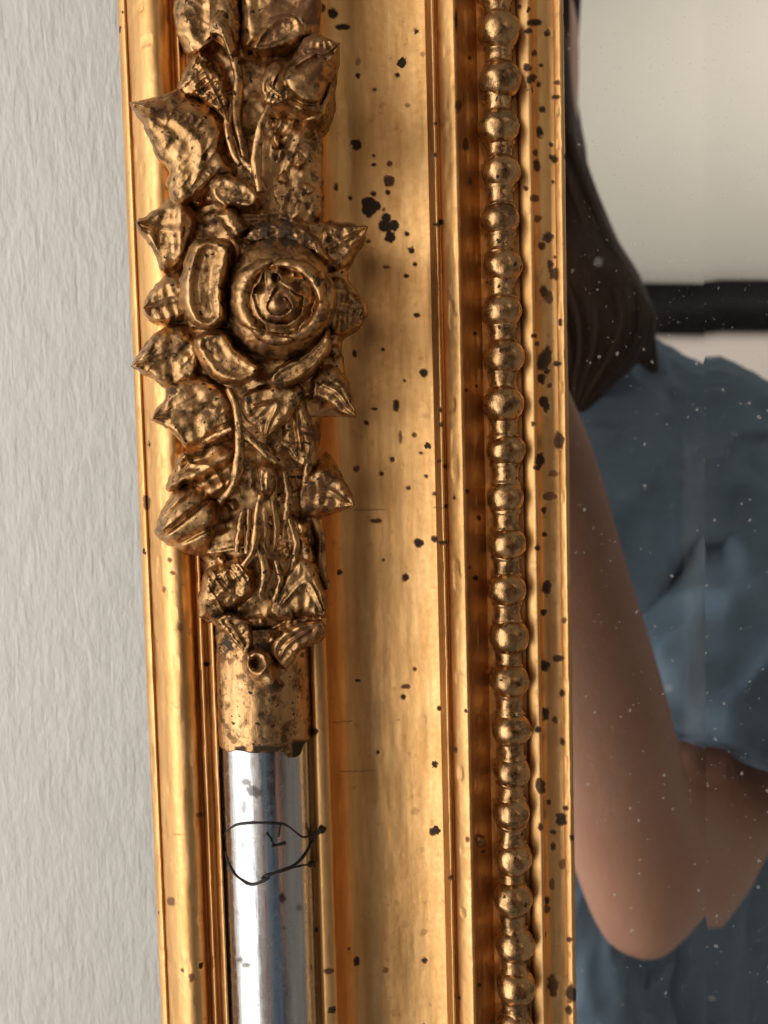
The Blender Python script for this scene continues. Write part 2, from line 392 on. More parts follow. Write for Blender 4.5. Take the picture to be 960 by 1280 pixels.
# profile of the frame, px measured across the photograph at y = 1000, d in mm
PARTS = [
 ('outer_side',      [(190,-26),(190,-10),(190,6.8)]),
 ('outer_moulding',  [(190,6.8),(190.8,7.5),(194,8.4),(198,8.8),(199.5,8.2),'k',(203,9.6),(209,11.4),(217,13.0),(226,13.9),(236,13.9),(245,12.9),(250.5,11.4),(252,10.4)]),
 ('outer_fillet',    [(252,10.4),(254,10.4),'k',(255,11.4),(257.5,12.2),(260.5,12.4),(262,11.4),'k',(265,10.8),(267.5,11.0),'k',(269,11.9),(272,12.6),(275,12.6),(277.5,10.5)]),
 ('rod_seat',        [(277.5,10.5),(284,9.6),(300,8.5),(370,8.5),(386,9.8),(392.5,10.4)]),
 ('inner_fillet',    [(392.5,10.4),'k',(393.5,10.9),(396,11.4),(400,11.7),(408,11.6),(413,11.0),(415,10.2)]),
 ('cove',            [(415,10.2),(417,8.8),(421,6.9),(428,4.9),(438,3.3),(452,2.2),(470,1.7),(490,1.9),(510,2.4),(528,3.15),(542,3.95),(553,4.8)]),
 ('double_reed',     [(553,4.8),'k',(554.5,5.3),(558,6.2),(562,7.0),(563.8,6.6),'k',(565,5.5),(567.0,5.5),'k',(568.2,6.2),(572,7.1),(578,8.0),(584,8.75),(588,9.0),(590.5,8.2),'k',(593,6.6),(598,4.9),(605,3.4),(611,2.4),(614,1.9)]),
 ('bead_channel',    [(614,1.9),(636,1.5),(660,1.8)]),
 ('inner_strip',     [(660,1.8),'k',(661.2,2.5),(664,3.1),(670,3.75),(676,4.2),(678.5,3.9),(679.5,3.1)]),
 ('sight_cove',      [(679.5,3.1),(682,2.4),(686,1.95),(692,1.75),(699,1.75),(704.5,1.95)]),
 ('sight_edge',      [(704.5,1.95),'k',(705.5,2.3),(709,2.8),(713,3.2),(715.5,3.0),(716.6,2.2),(717,0.8),(717.2,-1.0)]),
]
ZB, ZT = float(P(480, 1380, 8)[2]), float(P(480, -110, 8)[2])
z_in = np.arange(ZB, ZT, 0.00026)
ZS = np.r_[np.linspace(-0.215, ZB, 60, endpoint=False), z_in, np.linspace(ZT, 0.215, 60)]
def profile_world(pts):
    """px/d control points -> X (m), d (mm) dense polyline; 'k' marks a sharp corner"""
    runs, cur = [], []
    for p in pts:
        if p == 'k': runs.append(cur); cur = [cur[-1]]
        else: cur.append(p)
    runs.append(cur)
    out = []
    for r in runs:
        a = np.array(r, float); w = P(a[:, 0], np.full(len(a), 1000.0), a[:, 1])
        q = np.stack([w[:, 0] * 1000, a[:, 1]], -1)
        c = catmull(q, 14) if len(q) > 2 else catmull(q, 8)
        out.append(c if not out else c[1:])
    return np.vstack(out)

gz = ZS * 1000
for name, pts in PARTS:
    pr = profile_world(pts)
    L = np.linalg.norm(np.diff(pr, axis=0), axis=1).sum()
    if name == 'outer_side': n = 12
    else: n = max(14, int(L / 0.24))
    pr = resample(pr, n)
    # plane normals of the profile
    t = np.gradient(pr, axis=0); nx, nd = -t[:, 1], t[:, 0]
    ln = np.hypot(nx, nd) + 1e-9; nx, nd = nx / ln, nd / ln
    S = np.r_[0, np.cumsum(np.linalg.norm(np.diff(pr, axis=0), axis=1))]
    U, Zg = np.meshgrid(pr[:, 0], gz)
    # worn, hand worked gesso: slow waves along the length, finer pitting, both pinned at the part's edges
    disp = 0.08 * fbm(U / 6.0, Zg / 34.0, 0, 2, 3) + 0.020 * fbm(U / 1.3, Zg / 11.0, 4.0, 2, 9) + 0.010 * fbm(U / 0.9, Zg / 1.2, 2.0, 2, 21)
    if name in ('outer_fillet', 'double_reed', 'outer_moulding', 'sight_edge'):
        disp += -0.10 * sstep(0.45, 0.85, noise(U / 1.4, Zg / 3.2, 1.0, 31)) + 0.016 * noise(U / .8, Zg / 1.6, 7.0, 33)
    pin = np.minimum(1, np.minimum(np.arange(n), np.arange(n)[::-1]) / 3.0)
    disp = disp * pin[None, :]
    X = (U + disp * nx[None, :]); D = pr[:, 1][None, :] + disp * nd[None, :]
    W = np.stack([X * 0.001, -D * 0.001, np.broadcast_to(ZS[:, None], X.shape)], -1)
    px, py = proj(W)
    wear_shade = wear_field(px, py)
    if name != 'outer_side':               # hairline cracks across the gilding
        for (yc, xa, xb) in ((637, 415, 555), (900, 415, 500), (1035, 190, 252), (963, 425, 480)):
            ylin = yc - (px - 480) * 0.033 + 0.9 * noise(px / 14.0, 0, yc * 1.0, 8)
            wear_shade = np.maximum(wear_shade, 0.28 * sstep(1.1, 0.3, np.abs(py - ylin)) * ((px > xa) & (px < xb)) * sstep(-.3, .2, noise(px / 14.0, yc * 1.0, 0, 4)))
    W[..., 1] += 0.00012 * wear_shade * (name not in ('outer_side',))
    mesh_obj(name, W, grid_faces(len(ZS), n)[:, ::-1], M_GOLD, mirror, {'wear_shade': wear_shade})

# round silvered rod under the gilding, and the gilded sleeve that still covers its upper run
ROD_X = float(P(336, 1000, 9)[0]); ROD_R = 8.85; ROD_D = 9.2
def rod(name, r0, zs, mat, jag=None, wearf=None, amp=1.0):
    th = np.linspace(-math.radians(112), math.radians(112), 110)
    T, Zg = np.meshgrid(th, zs)
    R = r0 + amp * (0.07 * fbm(T * 2.2, Zg * 1000 / 20.0, 1.0, 3, 41) + 0.03 * fbm(T * 7, Zg * 1000 / 3.0, 3.0, 3, 43))
    if jag is not None: Zg = jag(T, Zg)
    W = np.stack([ROD_X + R * np.sin(T) * 0.001, -(ROD_D + R * np.cos(T)) * 0.001, Zg], -1)
    px, py = proj(W)
    return mesh_obj(name, W, grid_faces(len(zs), len(th))[:, ::-1], mat, mirror, {'wear_shade': wearf(px, py) if wearf is not None else np.zeros(px.shape)})
RSP = [(308,978,5,.7,.6),(316,988,7,.75),(322,992,5,.7),(305,1010,3,.5,3.),(300,1200,4,.8,.6),(308,1206,4,.8,.6),(353,1122,4,.9,1.5),(374,1135,4,.5),(355,1160,2.5,.6),(330,1045,3,.3),(304,1057,3,.35,2),(296,1140,3,.2),(360,1240,4,.2,3)]
def rod_wear(px, py):
    global SPOTS
    keep = SPOTS; SPOTS = [(q + (1.0,))[:5] for q in RSP]; w = wear_field(px, py); SPOTS = keep; return w
z_end = float(P(330, 938, 17)[2])
rod('silvered_rod', ROD_R, np.r_[np.linspace(-0.215, ZB, 20, endpoint=False), np.arange(ZB, z_end + 0.004, 0.0004)], M_SILVER, None, rod_wear, 0.3)
ns = int((ZT - z_end) / 0.0003)
z_top = float(P(330, 785, 17)[2])
zs_s = np.r_[z_end, z_end + 1e-7, np.arange(z_end, z_top, 0.0003)[1:]]
def jag(T, Zg):
    k = sstep(z_end + 0.004, z_end, Zg)
    off = 0.0004 * noise(T * 2.5, 0, 0, 52) + 0.00012 * noise(T * 9, 0, 0, 53) - 0.0016 * sstep(.42, .62, T) * sstep(1.05, .9, T)
    return Zg + k * off
sl = rod('gilded_rod', ROD_R + 0.42, zs_s, M_ORN, jag, lambda px, py: np.maximum(
    0.9 * sstep(0.25, 0.5, fbm(px / 9.0, py / 9.0, 0, 3, 61)) * sstep(850, 800, py), 0.9 * (sstep(362, 368, px) * sstep(922, 930, py) + sstep(0.1, 0.5, noise(px / 8, py / 8, 0, 66)) * sstep(929, 934, py))), 2.2)
me = sl.data; co = np.zeros(len(me.vertices) * 3, np.float32); me.vertices.foreach_get('co', co); co = co.reshape(-1, 110, 3)
cx = np.array([ROD_X, -ROD_D * 0.001]); v0 = co[0, :, :2] - cx; co[0, :, :2] = cx + v0 * (ROD_R - 0.3) / (ROD_R + 0.42)   # broken lip turns in to the rod
me.vertices.foreach_set('co', co.ravel()); me.update()

# tubes along a path (stems, wire)
def tube_mesh(path, rad, nseg=12, amp=0.0, seed=0):
    path = np.asarray(path, float); n = len(path)
    tan = np.gradient(path, axis=0); tan /= np.linalg.norm(tan, axis=1)[:, None] + 1e-12
    ref = np.array([0, -1.0, 0.05]); a = np.cross(tan, ref); a /= np.linalg.norm(a, axis=1)[:, None] + 1e-12
    b = np.cross(a, tan)
    th = np.linspace(0, 2 * math.pi, nseg, endpoint=False)
    rad = np.broadcast_to(np.asarray(rad, float), (n,))[:, None]
    idx = np.arange(n)[:, None]
    R = rad * (1 + amp * fbm(np.cos(th)[None] * 1.2 + 5, np.sin(th)[None] * 1.2 + idx * 0.11, idx * 0.05, 2, seed))
    W = path[:, None, :] + R[..., None] * (np.cos(th)[None, :, None] * a[:, None, :] + np.sin(th)[None, :, None] * b[:, None, :])
    vs = np.vstack([W.reshape(-1, 3), path[:1], path[-1:]])
    f = grid_faces(n, nseg, True)
    k = np.arange(nseg); k2 = (k + 1) % nseg; c0, c1 = n * nseg, n * nseg + 1
    caps = np.vstack([np.stack([k2, k, np.full(nseg, c0), np.full(nseg, c0)], -1), np.stack([(n - 1) * nseg + k, (n - 1) * nseg + k2, np.full(nseg, c1), np.full(nseg, c1)], -1)])
    return vs, f, caps[:, :3]
def tube(name, path, rad, mat, parent, nseg=12, amp=0.0, seed=0):
    vs, f, caps = tube_mesh(path, rad, nseg, amp, seed)
    me = bpy.data.meshes.new(name); me.from_pydata(vs.tolist(), [], f.tolist() + caps.tolist())
    me.polygons.foreach_set('use_smooth', [True] * len(me.polygons)); me.materials.append(mat)
    o = bpy.data.objects.new(name, me); col.objects.link(o)
    if parent: attach(o, parent)
    return o

# the dark wire looped round the silvered rod: pixel paths laid on the rod's own surface
def on_rod(px, py, lift=0.15):
    for _ in range(1):
        d = 9.0
        for it in range(12):
            x = float(P(px, py, d)[0]) * 1000 - ROD_X * 1000
            r = ROD_R + lift
            d_new = ROD_D + math.sqrt(max(r * r - x * x, 0)) if abs(x) < r else max(11.9 if x > 0 else 10.3, 0)
            d = 0.5 * d + 0.5 * d_new
    return P(px, py, max(d, 11.8 if px > 392 else 10.4))
Z5 = lambda pts: [(170 + x * .3125, 920 + y * .3125) for x, y in pts]
wires = [([(352,400),(365,380),(395,358),(440,350),(500,348),(560,351),(585,352),(610,362),(640,385),(668,405),(690,402),(712,388),(742,375)], .20),
         ([(352,400),(350,425),(358,470),(372,515),(395,555),(430,582),(455,594),(482,592),(510,575),(545,553),(590,536),(625,523),(660,496),(685,462),(705,420),(742,375)], .21),
         ([(438,590),(465,596),(495,588),(515,580),(535,566),(500,570),(520,556),(560,548),(620,530),(660,520),(700,514)], .17),
         ([(586,350),(574,362),(572,385),(570,402)], .24),
         ([(522,388),(538,410),(546,430),(542,440),(570,436),(600,428)], .22)]
wl = None
for pts, r in wires:
    p2 = resample(catmull(Z5(pts), 8), 70)
    path = np.array([on_rod(a, b) for a, b in p2]); path[:, 1] = np.convolve(np.pad(path[:, 1], 3, 'edge'), np.ones(7) / 7, 'valid')
    rr = r * 0.001 * (1 + 0.35 * noise(np.arange(70) / 5.0, r * 100, 0, 3))
    o = tube('wire_loop' if wl is None else 'wire_strand', path, rr, M_WIRE, mirror if wl is None else wl, 8)
    if wl is None:
        wl = o; o['label'] = 'thin dark wire looped round the bare silvered rod'
for (a, b, r) in ((742,377,.75),(703,512,.55)):
    q = np.array(Z5([(a - 8, b + 8), (a, b), (a + 10, b - 6)])); path = np.array([on_rod(*p) for p in resample(catmull(q, 6), 12)])
    tube('wire_end', path, r * 0.001 * np.sin(np.linspace(0.5, 2.6, 12)), M_WIRE, wl, 10, 0.4, 3)

# ------------------------------------------------------------------ carved garland: leaves, buds, rose
def smooth_outline(pts, n):
    """closed outline; third value 1 marks a point; fourth lifts the edge (mm)"""
    p = [(q + (0, 0))[:4] if len(q) < 4 else q for q in [tuple(a) for a in pts]]
    tips = [i for i, q in enumerate(p) if q[2]]
    k = len(p)
    arr = np.array([(q[0], q[1], q[3]) for q in p], float)
    if not tips:
        ext = np.vstack([arr[-2:], arr, arr[:3]]); c = catmull(ext, 12)[24:24 + 12 * k + 1]
    else:
        i0 = tips[0]; order = [(i0 + j) % k for j in range(k)] + [i0]
        runs, cur = [], []
        for j in order:
            cur.append(arr[j])
            if p[j][2] and len(cur) > 1: runs.append(cur); cur = [arr[j]]
        c = np.vstack([catmull(r, 12) if i == 0 else catmull(r, 12)[1:] for i, r in enumerate(runs)])
    tip_xy = np.array([(p[i][0], p[i][1]) for i in tips]) if tips else np.zeros((0, 2))
    c = resample(c, n + 1)[:-1]
    return c, tip_xy

SEED = [100]
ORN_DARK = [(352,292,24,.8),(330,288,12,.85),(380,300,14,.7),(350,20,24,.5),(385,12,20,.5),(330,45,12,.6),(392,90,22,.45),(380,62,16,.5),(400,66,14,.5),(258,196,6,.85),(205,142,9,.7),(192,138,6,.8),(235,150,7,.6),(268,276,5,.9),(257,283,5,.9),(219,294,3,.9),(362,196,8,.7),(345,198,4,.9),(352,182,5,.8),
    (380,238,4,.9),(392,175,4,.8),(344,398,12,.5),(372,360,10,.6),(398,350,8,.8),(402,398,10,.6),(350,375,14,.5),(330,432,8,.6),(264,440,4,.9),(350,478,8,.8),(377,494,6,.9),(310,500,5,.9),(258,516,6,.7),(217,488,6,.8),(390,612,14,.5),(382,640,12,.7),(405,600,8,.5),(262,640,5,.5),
    (300,652,8,.7),(316,700,6,.7),(270,768,8,.8),(292,766,7,.8),(380,790,18,.55),(360,768,5,.8),(352,756,4,.8),(345,858,11,.85),(334,862,9,.7),(320,830,6,.7),(282,20,5,.8),(240,18,5,.9),(252,112,6,.8),(274,112,4,.8),(412,300,6,.8),(424,296,4,.8),(398,480,4,.8),(402,500,10,.5),(428,508,5,.6),(390,540,12,.5)]  # stains on the carving, plus shade painted onto the garland's right side
def relief(name, pts, spine, d_edge, d_top, parent, mat=None, pw=2.2, cup=0.0, rib=0.0, vein=0.0, n=190, rings=30,
           a1=0.7, l1=14.0, a2=0.28, l2=5.0, skirt=7.0, gouge=0.0, gl=6.0, gdir=0.0, extra=None, pit=False, chev=None, rim=None):
    SEED[0] += 1; sd = SEED[0]
    mat = mat or M_ORN
    leafy = name in ('leaf', 'sepal')
    if chev is None: chev = .11 if leafy else 0.0
    if rim is None: rim = .22 if leafy else (.2 if name == 'petal' else 0.0)
    if leafy: rib = max(rib, .55)
    if not pit: a1, a2, gouge, gl, l2 = a1 * .30, a2 * .18, gouge * .3, gl * 1.25, l2 * 1.15
    else: a1, a2, gouge = a1 * .6, a2 * .7, gouge * .8
    if leafy and not pit: a1, a2 = a1 * .6, a2 * .6
    if leafy and not cup: cup = .8
    out, tips = smooth_outline(pts, n)
    sp = np.array([(q + (0,))[:3] if len(q) == 2 else q for q in [tuple(a) for a in spine]], float)   # x, y, lift
    if leafy and len(tips) and len(sp) > 1:          # carry the midrib out to the leaf's point
        tp = tips[0]; e0, e1 = np.hypot(*(sp[0, :2] - tp)), np.hypot(*(sp[-1, :2] - tp))
        en = sp[0] if e0 < e1 else sp[-1]; ad = np.array([[*(en[:2] + .8 * (tp - en[:2])), en[2]]])
        sp = np.vstack([ad, sp]) if e0 < e1 else np.vstack([sp, ad])
    sp = resample(catmull(sp, 10), 60) if len(sp) > 1 else np.repeat(sp, 60, 0)
    d2 = ((out[:, None, :2] - sp[None, :, :2]) ** 2).sum(-1); ti = d2.argmin(1) / 59.0
    cs = np.pad(ti, 9, 'wrap'); ti = np.convolve(cs, np.ones(19) / 19, 'valid')
    base = np.stack([np.interp(ti, np.linspace(0, 1, 60), sp[:, k]) for k in range(3)], -1)
    s = np.linspace(0, 1, rings) ** 0.85
    S = s[:, None]
    X = base[None, :, 0] + S * (out[None, :, 0] - base[None, :, 0])
    Y = base[None, :, 1] + S * (out[None, :, 1] - base[None, :, 1])
    prof = np.power(np.clip(1 - S ** (3.0 if leafy else pw), 0, 1), .62)
    top = d_top + base[None, :, 2]; edge = d_edge + out[None, :, 2] * S
    D = edge + (top - edge) * prof
    if cup: D = D - cup * sstep(0.78, 0.2, S)
    if chev: D = D + chev * np.cos(ti[None, :] * 2 * math.pi * 3.5 - S * 2.6 + sd) * np.sin(np.clip(S, 0, 1) * math.pi)
    if rim: D = D + rim * np.exp(-((S - .92) / .06) ** 2)
    if rib: D = D + rib * np.exp(-(S / 0.13) ** 2)
    if vein and len(tips):
        dt = np.sqrt(((out[:, None, :2] - tips[None]) ** 2).sum(-1)).min(1)
        D = D + vein * np.exp(-(dt / 13.0) ** 2)[None, :] * np.sin(np.clip(S, 0, 1) * math.pi) ** 0.7 - 0.35 * vein * np.exp(-((dt - 24) / 11.0) ** 2)[None, :] * np.sin(S * math.pi)
    fade = sstep(1.02, 0.86, S)
    D = D + a1 * fbm(X / l1, Y / l1, sd * 1.7, 2, sd) * (0.25 + 0.75 * fade) + a2 * fbm(X / l2, Y / l2, sd * 2.3, 2, sd + 5) * (0.3 + 0.7 * fade)
    if gouge:
        q = X * math.cos(gdir) + Y * math.sin(gdir); r_ = -X * math.sin(gdir) + Y * math.cos(gdir)
        D = D - gouge * np.abs(noise(q / gl, r_ / (gl * 3.2), sd * 1.0, sd + 9)) * fade
    if extra is not None: D = D + extra(X, Y, S)
    # uneven hand cut edge
    jx = 1.6 * noise(X / 7.0, Y / 7.0, 3.0 + sd, 71) * S; jy = 1.6 * noise(X / 7.0, Y / 7.0, 9.0 + sd, 72) * S
    W = P(X + jx, Y + jy, D)
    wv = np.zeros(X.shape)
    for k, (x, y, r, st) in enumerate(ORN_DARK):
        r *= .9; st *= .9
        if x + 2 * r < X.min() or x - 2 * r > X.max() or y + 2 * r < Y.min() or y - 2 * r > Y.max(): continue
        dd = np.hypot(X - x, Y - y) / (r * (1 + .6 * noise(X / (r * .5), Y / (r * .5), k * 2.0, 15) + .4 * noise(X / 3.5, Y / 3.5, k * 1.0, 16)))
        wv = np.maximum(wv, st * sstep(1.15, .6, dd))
    # thickness: the edge turns under and runs back towards the frame
    e = W[-1]; cen = e.mean(0)
    sk = []
    for k, (dd, inn) in enumerate(((0.25, -0.004), (0.9, 0.0), (skirt * .5, 0.05), (skirt, 0.10))):
        q = e + (cen - e) * inn; q = q.copy(); q[:, 1] = e[:, 1] + dd * 0.001; sk.append(q)
    W = np.concatenate([W, np.stack(sk)], 0)
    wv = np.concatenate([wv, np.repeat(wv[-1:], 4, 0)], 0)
    return mesh_obj(name, W, grid_faces(W.shape[0], n, True)[:, ::-1], mat, parent, {'wear_shade': wv})

def stem(pts, r, parent=None, name='stem', mat=None):
    q = resample(catmull([(a, b, c) for a, b, c in pts], 10), 60)
    path = P(q[:, 0], q[:, 1], q[:, 2])
    t = np.linspace(0, 1, 60)
    return tube(name, path, r * 0.001 * (0.75 + 0.35 * np.sin(t * math.pi)) , mat or M_ORN, parent or mirror, 14, 0.28, SEED[0] + len(pts))

T = 1
# rough bed of the garland
relief('carved_ground', [(214,-120),(390,-120),(398,0),(390,40),(402,80),(400,150),(402,230),(404,276),(428,278),(459,283,T),(453,300),(441,326),(434,346),(448,366),(459,382),(454,402),(440,417),(428,428),(430,456),(438,486),(446,521,T),(424,520),(406,510),(400,540),(402,574),(424,592),(443,630,T),(420,640),(398,652),(400,690),(408,740),(406,786),(384,808),(362,816),(353,842),(344,868),(328,866),(306,852),(300,816),(272,788),(252,770),(249,740),(254,700),(224,690),(196,668),(208,618),(222,580),(232,556),(214,540),(188,524,T,2.5),(202,504),(204,488),(192,474),(164,457,T,2.8),(174,438),(190,420),(192,406),(179,384,T,2.4),(186,364),(200,342),(195,320),(184,302),(171,280,T,2.8),(188,266),(206,250),(213,230),(206,204),(190,180),(178,154),(163,128,T,2.8),(188,124),(222,110),(236,80),(220,40),(214,-30)],
       [(300,-100),(306,100),(310,300),(318,500),(325,700),(328,830)], 11.6, 17.5, mirror, pw=2.3, n=760, rings=80, a1=2.2, l1=30, a2=1.0, l2=9, gouge=2.4, gl=9, gdir=1.4, skirt=5)
# upper end of the garland
relief('leaf', [(218,-95,T),(230,-30),(216,10),(222,45),(236,70),(256,62),(282,40),(296,70),(302,20),(292,-40),(270,-90)], [(262,-80),(262,-10),(262,45)], 17.2, 21.7, mirror, a1=1.1, l1=15, a2=.6, l2=6, gouge=1.3, gl=7, gdir=2.2, rib=.5)
relief('petal', [(302,20),(296,-40),(320,-70),(370,-60),(400,-20),(398,30),(380,58),(345,62),(312,62),(302,60)], [(330,0),(360,20)], 17.5, 22.5, mirror, cup=1.6, a1=1.1, l1=22, a2=.35, l2=7, gouge=.6, gl=11, gdir=-.9)
relief('petal', [(314,62),(336,22),(352,14),(372,18),(382,38),(374,54),(345,62)], [(330,52),(362,32)], 19.5, 23.0, mirror, cup=1.5, a1=.5, a2=.25)
relief('petal', [(258,42),(276,48),(290,80),(296,76),(290,30),(280,10),(262,20)], [(274,30),(288,68)], 19, 22.5, mirror, a1=.5, a2=.3)
# bud at upper right with curled sepals
relief('rosebud', [(325,104),(334,84),(352,72),(368,64),(378,48),(393,41),(408,47),(424,54,T,1.),(421,80),(412,108),(406,140),(396,152),(376,152),(352,142),(330,134)], [(352,108),(378,100),(394,76)], 16.5, 25.5, mirror, pw=2.4, a1=1.2, l1=24, a2=.25, l2=7, gouge=1.6, gl=12, gdir=.9, skirt=8,
       extra=lambda X, Y, S: -1.6 * np.exp(-((Y - 92 - .55 * (X - 360) * -1) / 4.5) ** 2) * sstep(362, 376, X) * sstep(1, .75, S) - 1.0 * np.exp(-((np.hypot(X - 388, Y - 96) - 34) / 4.) ** 2) * sstep(1, .8, S))
relief('sepal', [(372,66),(380,48),(394,42),(410,48),(425,53,T,1.0),(420,76),(404,88),(388,84)], [(388,64),(406,66)], 20.5, 24.5, mirror, a1=.5, a2=.2)
relief('petal', [(376,150),(400,132),(412,104),(418,112),(408,142),(394,156)], [(394,144),(410,118)], 18.0, 21.0, mirror, a1=.4, a2=.2)
relief('sepal', [(325,110),(330,88),(346,78),(352,86),(342,104),(352,112),(366,106),(370,118),(352,132),(330,132)], [(336,108),(352,120)], 22.0, 26.5, mirror, a1=.5, l1=10, a2=.4, l2=4, gouge=.6, gl=5, skirt=5)
# left upper leaves
relief('leaf', [(221,112),(232,84),(244,64),(251,60),(262,70),(274,84),(283,106),(288,132),(286,158,T),(272,142),(250,126),(232,120)], [(250,80),(262,104),(280,140)], 16.6, 22.3, mirror, a1=.7, l1=9, a2=.25, l2=4.5, gouge=1.0, gl=7, gdir=.9, pit=True)
relief('leaf', [(162,128,T,1.6),(186,124),(208,117),(224,110),(252,124),(274,142),(284,160),(279,188),(297,216),(274,222),(256,242),(218,262),(208,230),(210,212),(196,196),(188,176),(178,154),(168,140)], [(182,134,.5),(215,150),(250,180),(246,222)], 16.5, 22.2, mirror, n=260, rings=40, a1=.8, l1=11, a2=.7, l2=5, gouge=1.2, gl=7, gdir=.6, rib=.5,
       extra=lambda X, Y, S: 1.6 * np.exp(-((Y - 130 - (X - 163) * .16) / 8.0) ** 2) * sstep(265, 200, X))
relief('leaf', [(170,278,T,1.2),(184,268),(200,258),(214,244),(232,246),(246,270),(240,300),(228,326),(204,342),(197,330),(190,312),(181,300),(173,290)], [(184,284,.5),(206,288),(228,290)], 15.5, 20.2, mirror, a1=.7, l1=12, a2=.25, l2=6, cup=.8, vein=.8,
       extra=lambda X, Y, S: 1.0 * np.exp(-((X - 226) / 7.0) ** 2) - 1.1 * np.exp(-((X - 200) / 9.0) ** 2 - ((Y - 296) / 22.) ** 2))
relief('leaf', [(178,384,T,.8),(186,368),(198,352),(212,342),(232,342),(240,372),(232,398),(206,406),(188,402)], [(192,382),(222,374)], 15.5, 20.2, mirror, a1=.8, l1=11, a2=.4, l2=5, vein=.6)
relief('leaf', [(164,457,T,1.6),(172,444),(184,430),(190,418),(222,404),(244,420),(252,450),(242,482),(214,488),(200,480),(186,470),(176,466)], [(180,452,.5),(208,446),(234,446)], 15.7, 20.6, mirror, a1=.8, l1=12, a2=.5, l2=5.5, gouge=.8, gl=6, gdir=.7, rib=.4)
relief('leaf', [(188,524,T,1.2),(196,510),(206,496),(208,478),(232,464),(262,470),(286,490),(294,520),(292,546),(268,562),(240,566),(224,552),(206,534)], [(206,520,.5),(238,510),(270,512)], 15.3, 21.2, mirror, n=220, a1=.8, l1=13, a2=.35, l2=6, gouge=1.2, gl=8, gdir=1.0, vein=.6)
# folded leaf and the pointed bud at lower left
relief('leaf', [(226,566),(252,560),(284,548),(297,560),(297,596),(284,622),(268,634),(252,622),(236,606),(212,616),(208,606),(218,584)], [(238,580),(264,584),(278,606)], 15.7, 21.0, mirror, a1=.6, l1=18, a2=.2, l2=7, cup=1.0,
       extra=lambda X, Y, S: 0.95 * np.sin((X * .55 + Y) / 5.2) * sstep(1., .7, S))
relief('rosebud', [(192,664,T,.8),(198,648),(206,630),(218,612),(238,602),(258,606),(274,626),(278,650),(268,676),(254,694),(232,690),(212,682),(198,674)], [(208,660),(232,646),(258,646)], 13.5, 23.5, mirror, pw=2.3, n=220, rings=40, a1=.35, l1=18, a2=.14, l2=7,
       extra=lambda X, Y, S: -1.5 * np.exp(-((Y + .78 * X - 828) / 4.0) ** 2) * sstep(.95, .6, S) - 1.5 * np.exp(-((Y + .52 * X - 796) / 4.0) ** 2) * sstep(1., .8, S) - 1.1 * np.exp(-((Y + .95 * X - 842) / 2.6) ** 2) * sstep(245, 230, X))
relief('leaf', [(247,757),(250,734),(256,716),(276,702),(304,698),(316,714),(320,738),(308,754),(284,766),(262,774),(250,770)], [(266,752),(284,730),(302,718)], 16.2, 22.2, mirror, a1=.7, l1=11, a2=.28, l2=5, gouge=1.1, gl=7, gdir=-.6, rib=.3, pit=True)
relief('leaf', [(332,770),(340,738),(352,716),(376,692),(392,704),(402,730),(409,756),(407,772,T),(384,772),(356,776)], [(352,756),(374,732),(388,730)], 15.7, 20.2, mirror, a1=.8, l1=16, a2=.4, l2=6, gouge=.7, gl=8)
relief('leaf', [(334,782),(352,772),(380,766),(408,768),(407,796),(392,806),(374,812),(352,806),(338,800)], [(352,788),(386,786)], 14.5, 18.0, mirror, a1=.6, l1=12, a2=.4, l2=5, gouge=.8)
for (x, y, rx, ry) in ((281,783,10,9),(303,787,11,14),(326,776,9,10),(340,800,12,12)):
    relief('carved_knob', [(x + rx * math.cos(a), y + ry * math.sin(a)) for a in np.linspace(0, 6.283, 9)[:-1]], [(x, y)], 14.5, 20.0, mirror, n=60, rings=14, a1=.6, l1=8, a2=.3, l2=4)
# right hand leaves
relief('leaf', [(398,286),(412,276),(430,279),(459,283,T,.8),(455,298),(446,310),(438,326),(424,338),(406,342),(398,316)], [(410,312),(432,300),(446,290)], 13.5, 17.6, mirror, a1=.7, l1=11, a2=.35, l2=5, gouge=.7, gl=6, gdir=-.7, vein=.5, skirt=5)
relief('leaf', [(404,352),(424,346),(438,362),(452,372),(460,382),(456,398),(444,412),(428,420),(412,416),(404,390)], [(420,384),(440,388)], 13.8, 17.8, mirror, cup=1.2, a1=.6, l1=10, a2=.3, l2=5, gouge=.8, gl=6, gdir=-.8, skirt=5)
relief('leaf', [(389,472),(402,456),(420,458),(432,474),(438,490),(446,521,T,.4),(428,520),(412,510),(398,502),(386,498)], [(404,480),(422,490),(434,506)], 13.5, 18.0, mirror, a1=.7, l1=12, a2=.3, l2=6, vein=.4, skirt=5)
relief('leaf', [(368,622),(374,596),(398,580),(412,584),(428,598),(438,614),(443,632,T,.4),(424,638),(398,644),(378,650),(370,640)], [(388,612),(410,612),(428,624)], 13.8, 18.2, mirror, a1=.9, l1=11, a2=.45, l2=5, gouge=.9, gl=7, vein=.4, skirt=5)
relief('leaf', [(368,488),(384,506),(392,540),(396,576),(376,586),(356,566),(352,530),(356,500)], [(370,520),(376,560)], 16.2, 19.0, mirror, a1=.8, l1=12, a2=.45, l2=5, gouge=.8)
relief('leaf_base', [(326,140),(352,128),(390,130),(402,160),(403,214),(402,270),(376,292),(340,288),(328,240),(326,190)], [(358,160),(366,250)], 13.5, 17.2, mirror, pw=3.0, a1=1.6, l1=22, a2=1.2, l2=9, gouge=1.6, gl=12, gdir=.4)
relief('leaf', [(352,640),(372,650),(386,676),(392,700),(380,712),(358,700),(346,672)], [(364,664),(374,694)], 15.7, 19.0, mirror, a1=.8, l1=12, a2=.35, l2=6, gouge=.7)
